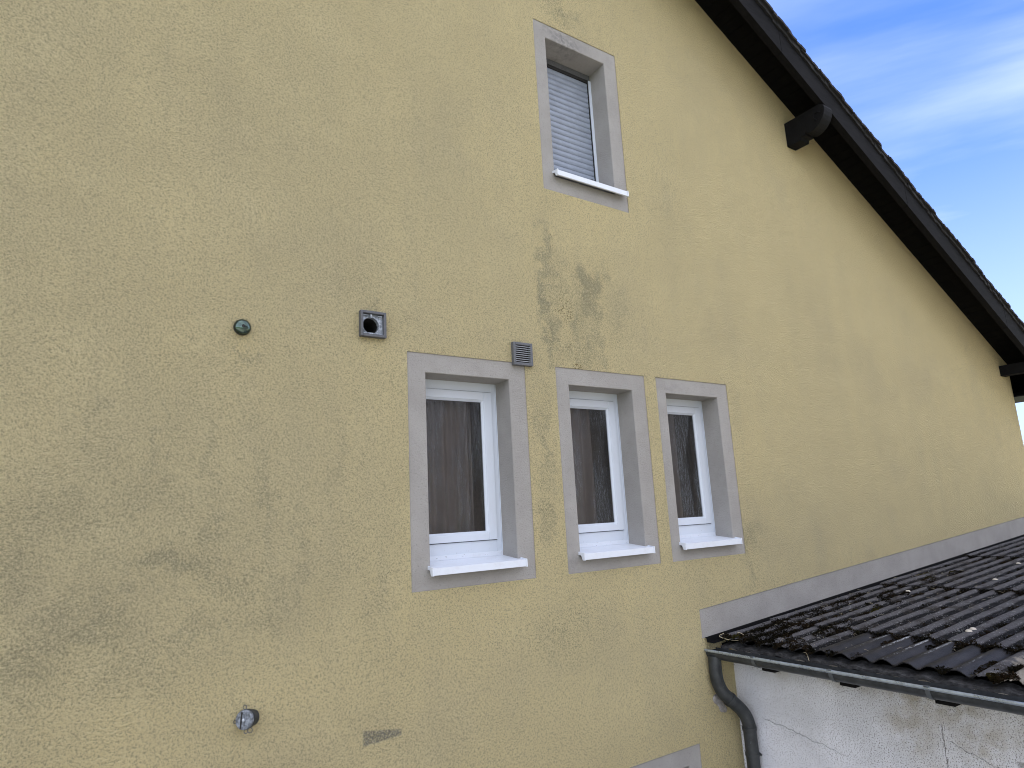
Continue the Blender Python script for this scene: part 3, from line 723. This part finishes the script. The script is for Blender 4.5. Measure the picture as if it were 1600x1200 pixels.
for yc in (-.45, -1.06, -1.66, -2.27, -2.88, -3.49, -4.1, -4.7, -5.3):
    b = MB(); b.add([(4.43, yc-.055, 2.262), (4.43, yc+.055, 2.262), (4.70, yc+.055, 2.262), (4.70, yc-.055, 2.262), (4.43, yc-.055, 2.38), (4.43, yc+.055, 2.38), (4.70, yc+.055, 2.395), (4.70, yc-.055, 2.395)],
        [(0, 1, 2, 3), (4, 5, 6, 7), (0, 1, 5, 4), (1, 2, 6, 5), (2, 3, 7, 6), (3, 0, 4, 7)]); b.build('rafter_tail', m['darkwood'], ob, .003)
# corrugated sheets
PW = .1415; AMP = .0145
def crest(x): return 2.463+.0641*(x-4.42)
def wavez(y):
    c = math.cos(2*math.pi*(y+.901)/PW); return AMP*(c-.16*math.cos(4*math.pi*(y+.901)/PW)-.84)
def sheet(x0, x1, ya, yb, lift, material, jag, dirt):
    b = MB(); nxs = max(6, int((x1-x0)/.06)); nys = max(8, int(abs(yb-ya)/PW*12)); th = .0065
    rnd = random.Random(int(x0*77+ya*991)); edge = {}
    for j in range(nys+1):
        w = int((ya+(yb-ya)*j/nys+.901)//PW)
        edge[j] = (rnd.uniform(-1, 1)*jag*.4)
    rows = []
    for side in (0, 1):
        for i in range(nxs+1):
            t_ = i/nxs; x = x0+(x1-x0)*t_
            row = []
            for j in range(nys+1):
                y = ya+(yb-ya)*j/nys
                xx = x + (edge[j]*(1-t_)**3)
                z = crest(xx)+lift*(1-t_)+wavez(y)+(.0015*math.sin(xx*9+y*5) if dirt else 0) - (th if side else 0)
                row.append((xx, y, z))
            rows.append(row)
    vs = [p for r_ in rows for p in r_]; n1 = nys+1; N = (nxs+1)*n1; fs = []
    for i in range(nxs):
        for j in range(nys):
            a = i*n1+j; fs.append((a, a+1, a+n1+1, a+n1)); fs.append((N+a, N+a+n1, N+a+n1+1, N+a+1))
    for j in range(nys): fs.append((j, N+j, N+j+1, j+1)); a = nxs*n1+j; fs.append((a, a+1, N+a+1, N+a))
    for i in range(nxs): a = i*n1; fs.append((a, a+n1, N+a+n1, N+a)); a += nys; fs.append((a, N+a, N+a+n1, a+n1))
    b.add(vs, fs); return b.build('corrugated_sheet', material, ob, smooth=True, angle=50)
rowsx = [(4.42, 5.16, 0), (5.08, 7.05, 1), (6.95, 9.05, 2), (8.95, 11.45, 3)]
ycuts = [-.045, -.83, -.83-7*PW, -.83-14*PW, -.83-21*PW, -.83-28*PW, -6.1]
for x0_, x1_, ri in rowsx:
    for ci, (ya, yb) in enumerate(zip(ycuts, ycuts[1:])):
        new = (ri == 0 and ci == 1)
        off = random.uniform(-.012, .012) + (.03 if (ri == 1 and ci == 2) else 0)
        s_ = sheet(x0_+off*(ri > 0)+(.008 if new else 0), x1_, ya, yb-.02, .0105+.002*(ci % 2)+.004*(ri > 0), m['fibre_new'] if new else m['fibre_old'], .004 if new else .075, not new)
        if new: s_['label'] = 'smoother dark sheet with white streaks on its crests'
# eaves filler peeping out under the sheets
b = MB(); nys = 500; vs = []
for k in range(nys+1):
    y = -.05-6*k/nys; zc = 2.404+.005*math.cos(2*math.pi*(y+.86)/PW)+.004*math.sin(y*31); xo = 4.408+.006*math.sin(y*23)
    vs += [(xo, y, zc), (4.52, y, zc+.016), (xo+.004, y, zc-.022)]
fs = []
for k in range(nys): a = 3*k; fs += [(a, a+3, a+4, a+1), (a, a+2, a+5, a+3)]
b.add(vs, fs); b.build('eaves_filler', m['fibre_dirty'], ob, smooth=True)
# black flashing along the wall
b = MB()
for k in range(30):
    a, c = 4.29+7*k/30, 4.29+7*(k+1)/30
    b.add([(a, .004, bb(a)+.003), (c, .004, bb(c)+.003), (c, -.012, bb(c)+.001), (a, -.012, bb(a)+.001), (a, -.020, bb(a)-.030), (c, -.020, bb(c)-.030), (a, -.085, crest(a)-.018), (c, -.085, crest(c)-.018)], [(0, 1, 2, 3), (3, 2, 5, 4), (4, 5, 7, 6)])
b.build('flashing', m['soffitwood'], ob)
# fixings: pale caps on some crests
for x_, k_ in ((6.6, -3), (8.4, -1), (9.0, -1), (5.35, 4), (5.42, 4), (7.4, 0)):
    y_ = -.901-k_*PW; b = MB(); b.lathe([(0, .022), (.006, .02), (.012, .012), (.014, .0001)], (x_, y_, crest(x_)+.014), (0, 0, 1), 12)
    b.build('fixing_cap', m['cream'], ob, smooth=True)
# gutter
b = MB(); gc = (4.3375, 2.372); gr = .0625; n = 16; ys_ = [.0-.04*0-.25*i for i in range(25)]; ys_[0] = -.004; th = .002
def gz(y): return gc[1]+(-.002*y if y > -2.2 else .0044)
vs = []
for y in ys_:
    for rr in (gr, gr-th):
        for k in range(n+1):
            a = math.pi+math.pi*k/n; vs.append((gc[0]+rr*math.cos(a), y, gz(y)+rr*math.sin(a)+(.012 if k == n else 0)))
fs = []; q = 2*(n+1)
for i in range(len(ys_)-1):
    for s_ in (0, n+1):
        for k in range(n): a = i*q+s_+k; fs.append((a, a+1, a+q+1, a+q))
b.add(vs, fs); b.add([(gc[0]+gr*math.cos(math.pi+math.pi*k/n), -.004, gz(0)+gr*math.sin(math.pi+math.pi*k/n)) for k in range(n+1)], [tuple(range(n+1))])
gut = b.build('gutter', m['zinc_shaded'], ob, smooth=True)
b = MB(); b.tube([(gc[0]-gr-.001, y, gz(y)+.008) for y in ys_], .011, 12); b.build('gutter_bead', m['zinc'], gut, smooth=True)
for yc in (-.442, -1.046, -1.648, -2.25, -2.85, -3.45, -4.05, -4.65, -5.25):
    b = MB(); w = .014; pr = []
    for rr in (gr+.0022, gr+.0045):
        for k in range(n+1): a = math.pi*.985+math.pi*1.0*k/n; pr.append((gc[0]+rr*math.cos(a), gz(yc)+rr*math.sin(a)))
    vs = [(x, yc-w, z) for x, z in pr]+[(x, yc+w, z) for x, z in pr]; N = len(pr); h_ = n+1; fs = []
    for k in range(n): fs += [(h_+k, h_+k+1, N+h_+k+1, N+h_+k), (k, k+1, h_+k+1, h_+k), (N+k, N+k+1, N+h_+k+1, N+h_+k)]
    b.add(vs, fs); b.box(gc[0]-gr-.015, gc[0]-gr+.008, yc-w, yc+w, gz(yc)+.0175, gz(yc)+.021); b.build('gutter_bracket', m['zincmid'], gut)
    b = MB(); b.lathe([(0, gr+.0012), (.004, gr+.0014)], (gc[0], yc-.03, gz(yc)), (0, -1, 0), 32)
# downpipe swan neck
from mathutils import geometry
def cr_(pts, n=8):
    out = []; P = [Vector(p) for p in pts]; P = [P[0]*2-P[1]]+P+[P[-1]*2-P[-2]]
    for i in range(1, len(P)-2):
        for k in range(n):
            t_ = k/n; a, b_, c, d_ = P[i-1], P[i], P[i+1], P[i+2]
            out.append(.5*((2*b_)+(c-a)*t_+(2*a-5*b_+4*c-d_)*t_*t_+(3*b_-a-3*c+d_)*t_**3))
    out.append(P[-2]); return out
path = [(4.315, -.055, 2.34), (4.31, -.055, 2.22), (4.318, -.060, 2.14), (4.352, -.074, 2.06), (4.425, -.100, 1.985), (4.492, -.126, 1.91), (4.525, -.14, 1.83), (4.53, -.142, 1.72), (4.53, -.142, 1.2), (4.53, -.142, .0)]
b = MB(); b.tube(cr_(path), .050, 24); dp = b.build('downpipe', m['pipe'], ob, smooth=True)
for p_, q_, rr in (((4.392, -.088, 2.018), (4.410, -.095, 1.999), .0555), ((4.528, -.142, 1.80), (4.529, -.142, 1.775), .0555)):
    b = MB(); b.tube([p_, q_], rr, 24); b.build('pipe_joint', m['pipe'], dp, .002, True)
b = MB(); b.tube([(4.53, -.142, 1.592), (4.53, -.142, 1.612)], .0545, 24); b.tube([(4.585, -.165, 1.602), (4.56, -.20, 1.602)], .008, 8); b.box(4.57, 4.60, -.15, -.134, 1.595, 1.609); b.build('pipe_clip', m['pipe'], dp, .001)
b = MB(); 
for k in range(9):
    a = k*.7; b.lathe([(0, .03+.01*math.sin(k*2.3)), (.008, .022), (.012, .0001)], (4.335+.012*k, -.001, 2.01-.011*k+.01*math.sin(a)), (0, -1, 0), 9)
b.build('mortar_patch', m['plug'], ob)

# ------------------------------------------------------------------ moss and litter
def clump(b, x, y, rx, ry, h, n, rnd, up=1):
    for _ in range(n):
        a = rnd.uniform(0, 6.283); q = math.sqrt(rnd.random()); px, py = x+rx*q*math.cos(a), y+ry*q*math.sin(a)
        pz = crest(px)+wavez(py)+.009
        hh = h*(1-q*q)*rnd.uniform(.5, 1.1)
        c = Vector((px, py, pz+rnd.random()*hh)); s = rnd.uniform(.0035, .009)
        d1 = Vector((rnd.gauss(0, 1), rnd.gauss(0, 1), rnd.gauss(0, .7))).normalized()*s; d2 = Vector((rnd.gauss(0, 1), rnd.gauss(0, 1), rnd.gauss(0, .7))).normalized()*s
        b.add([c-d1, c+d2, c+d1*.9, c-d2*.8], [(0, 1, 2), (0, 2, 3), (0, 1, 3), (1, 2, 3)])
b = MB(); rnd = random.Random(5)
def valley(y): k = round((y+.901)/PW-.5); return -.901+(k+.5)*PW
for _ in range(210):       # along the valleys
    x = rnd.uniform(4.44, 10.5) if rnd.random() < .75 else rnd.uniform(4.42, 5.6); y = valley(rnd.uniform(-2.2, -.08))
    if 4.5 < x < 5.0 and -1.82 < y < -.83 and rnd.random() < .8: continue
    clump(b, x, y, rnd.uniform(.03, .13), rnd.uniform(.015, .035), rnd.uniform(.012, .028), 90, rnd)
for xj in (5.08, 6.95, 8.95):  # under the lower edge of each upper sheet
    for k in range(16):
        y = valley(-.15-k*PW); clump(b, xj-.01, y, .06, .045, .032, 170, rnd)
        if rnd.random() < .5: clump(b, xj-.02, y+PW/2, .03, .05, .03, 80, rnd)
for y in (-.10, -.17, -.25, -.33, -.40, -.47, -.55, -.69, -.80, -.97, -1.68, -1.95, -2.02): clump(b, 4.45, y, .05, .045, .034, 260, rnd)
for k in range(60): clump(b, 4.45+rnd.random()**1.5*2.2, -.10-rnd.random()*.55, rnd.uniform(.04, .12), rnd.uniform(.02, .05), rnd.uniform(.015, .035), 130, rnd)
for x, y, n in ((4.62, -.2, 300), (4.8, -.15, 240), (5.3, -.18, 420), (5.5, -.25, 300), (5.9, -.2, 300), (5.2, -.42, 300), (6.3, -.15, 300), (4.9, -.35, 200), (7.3, -.35, 400), (7.8, -.4, 300)): clump(b, x, y, .15, .05, .04, n, rnd)
clump(b, 4.43, -1.97, .045, .05, .07, 420, rnd)
tag(b.build('moss', m['moss']), 'dark brown and olive moss filling the valleys of the corrugated roof', 'moss', kind='stuff')
b = MB()
for _ in range(160):
    y = -rnd.random()**1.6*1.6-.06; x = 4.45+rnd.random()*3.4; c = Vector((x, y, crest(x)+wavez(y)+.022)); a = rnd.uniform(0, 3.14); L_ = rnd.uniform(.004, .02)
    d_ = Vector((math.cos(a), math.sin(a), rnd.uniform(-.2, .3)))*L_; b.tube([c-d_, c+Vector((0, 0, .003)), c+d_], .0009, 4)
tag(b.build('dry_litter', m['straw']), 'scattered pale needles and stalks lying on the corrugated roof', 'plant litter', kind='stuff')
for pts, lab in (([(4.44, -.76, 2.44), (4.41, -.80, 2.44), (4.385, -.83, 2.40)], 'dry stalk sticking out over the gutter'),
            ([(4.40, -.10, 2.50), (4.39, -.06, 2.475), (4.42, -.12, 2.452), (4.45, -.2, 2.45)], 'bent dry stalk at the corner where roof meets wall'),
            ([(4.46, -.20, 2.46), (4.50, -.16, 2.50), (4.53, -.22, 2.47)], 'folded dry stalk on the moss near the wall corner')):
    b = MB(); b.tube(cr_(pts, 5), .0025, 5); tag(b.build('dry_stalk', m['straw']), lab, 'stalk', 'dry stalks on the low roof')

# ------------------------------------------------------------------ tree beyond the corner
t = thing('broadleaf_tree', 'green tree just peeping out behind the right corner of the house', 'tree', (41, 9.6, 0))
b = MB(); rnd = random.Random(3)
b.tube([(41, 9.6, 0), (41.1, 9.6, 1.6), (40.9, 9.7, 3.2), (41, 9.6, 4.8)], [.28, .22, .17, .08], 10)
for k in range(14):
    a = k*2.4; z = 1.8+k*.2; b.tube([(41, 9.6, z), (41+1.1*math.cos(a), 9.6+1.1*math.sin(a), z+.8), (41+1.9*math.cos(a), 9.6+1.9*math.sin(a), z+1.1)], [.08, .05, .02], 6)
b.build('trunk', m['bark'], t)
b = MB(); cl_ = [(Vector((rnd.gauss(0, 1), rnd.gauss(0, 1), rnd.gauss(0, .8))).normalized()*rnd.random()**.4) for _ in range(70)]
for c in cl_:
    cc_ = Vector((41+c.x*2.3, 9.6+c.y*2.3, 4.0+c.z*1.75)); r0 = rnd.uniform(.35, .7)
    for _ in range(160):
        q = cc_+Vector((rnd.gauss(0, 1), rnd.gauss(0, 1), rnd.gauss(0, .8)))*r0*.5; s = rnd.uniform(.04, .08)
        d1 = Vector((rnd.gauss(0, 1), rnd.gauss(0, 1), rnd.gauss(0, 1))).normalized()*s; d2 = Vector((rnd.gauss(0, 1), rnd.gauss(0, 1), rnd.gauss(0, 1))).normalized()*s
        b.quad(q-d1, q+d2, q+d1, q-d2)
b.build('crown', m['leaf'], t)

# ------------------------------------------------------------------ house across the yard, seen mirrored in the panes
nb = thing('neighbouring_house', 'brown rendered house across the yard, seen only as a reflection in the window panes', 'house', (11, -13, 0))
b = MB(); X0, X1, Y0, Y1, H = 2.5, 26, -13, -21, 9.3
b.quad((X0, Y0, 0), (X1, Y0, 0), (X1, Y0, H), (X0, Y0, H)); b.quad((X0, Y1, 0), (X1, Y1, 0), (X1, Y1, H), (X0, Y1, H))
for xx in (X0, X1): b.add([(xx, Y0, 0), (xx, Y1, 0), (xx, Y1, H), (xx, (Y0+Y1)/2, H+3.2), (xx, Y0, H)], [(0, 1, 2, 3, 4)])
b.build('wall', m['brownrender'], nb)
b = MB(); ym = (Y0+Y1)/2
for sy, ye in ((1, Y0+.5), (-1, Y1-.5)):
    b.add([(X0-.4, ye, H-.35), (X1+.4, ye, H-.35), (X1+.4, ym, H+3.25), (X0-.4, ym, H+3.25), (X0-.4, ye, H-.2), (X1+.4, ye, H-.2), (X1+.4, ym, H+3.42), (X0-.4, ym, H+3.42)], [(0, 1, 2, 3), (4, 7, 6, 5), (0, 4, 5, 1), (0, 3, 7, 4), (1, 5, 6, 2)])
b.build('roof', m['slate'], nb)
for k in range(5):
    for zf in (1.0, 6.9):
        xw = 3.2+k*4.3; b = MB(); b.v = []; frame_ring(b, xw, xw+1.1, zf, zf+1.35, .08, Y0-.02, Y0+.03); b.box(xw+.51, xw+.59, Y0-.02, Y0+.025, zf+.08, zf+1.27); w_o = b.build('window', m['pvc'], nb)
        b = MB(); b.quad((xw+.08, Y0+.008, zf+.08), (xw+1.02, Y0+.008, zf+.08), (xw+1.02, Y0+.008, zf+1.27), (xw+.08, Y0+.008, zf+1.27)); b.build('pane', m['darkhole'], w_o)
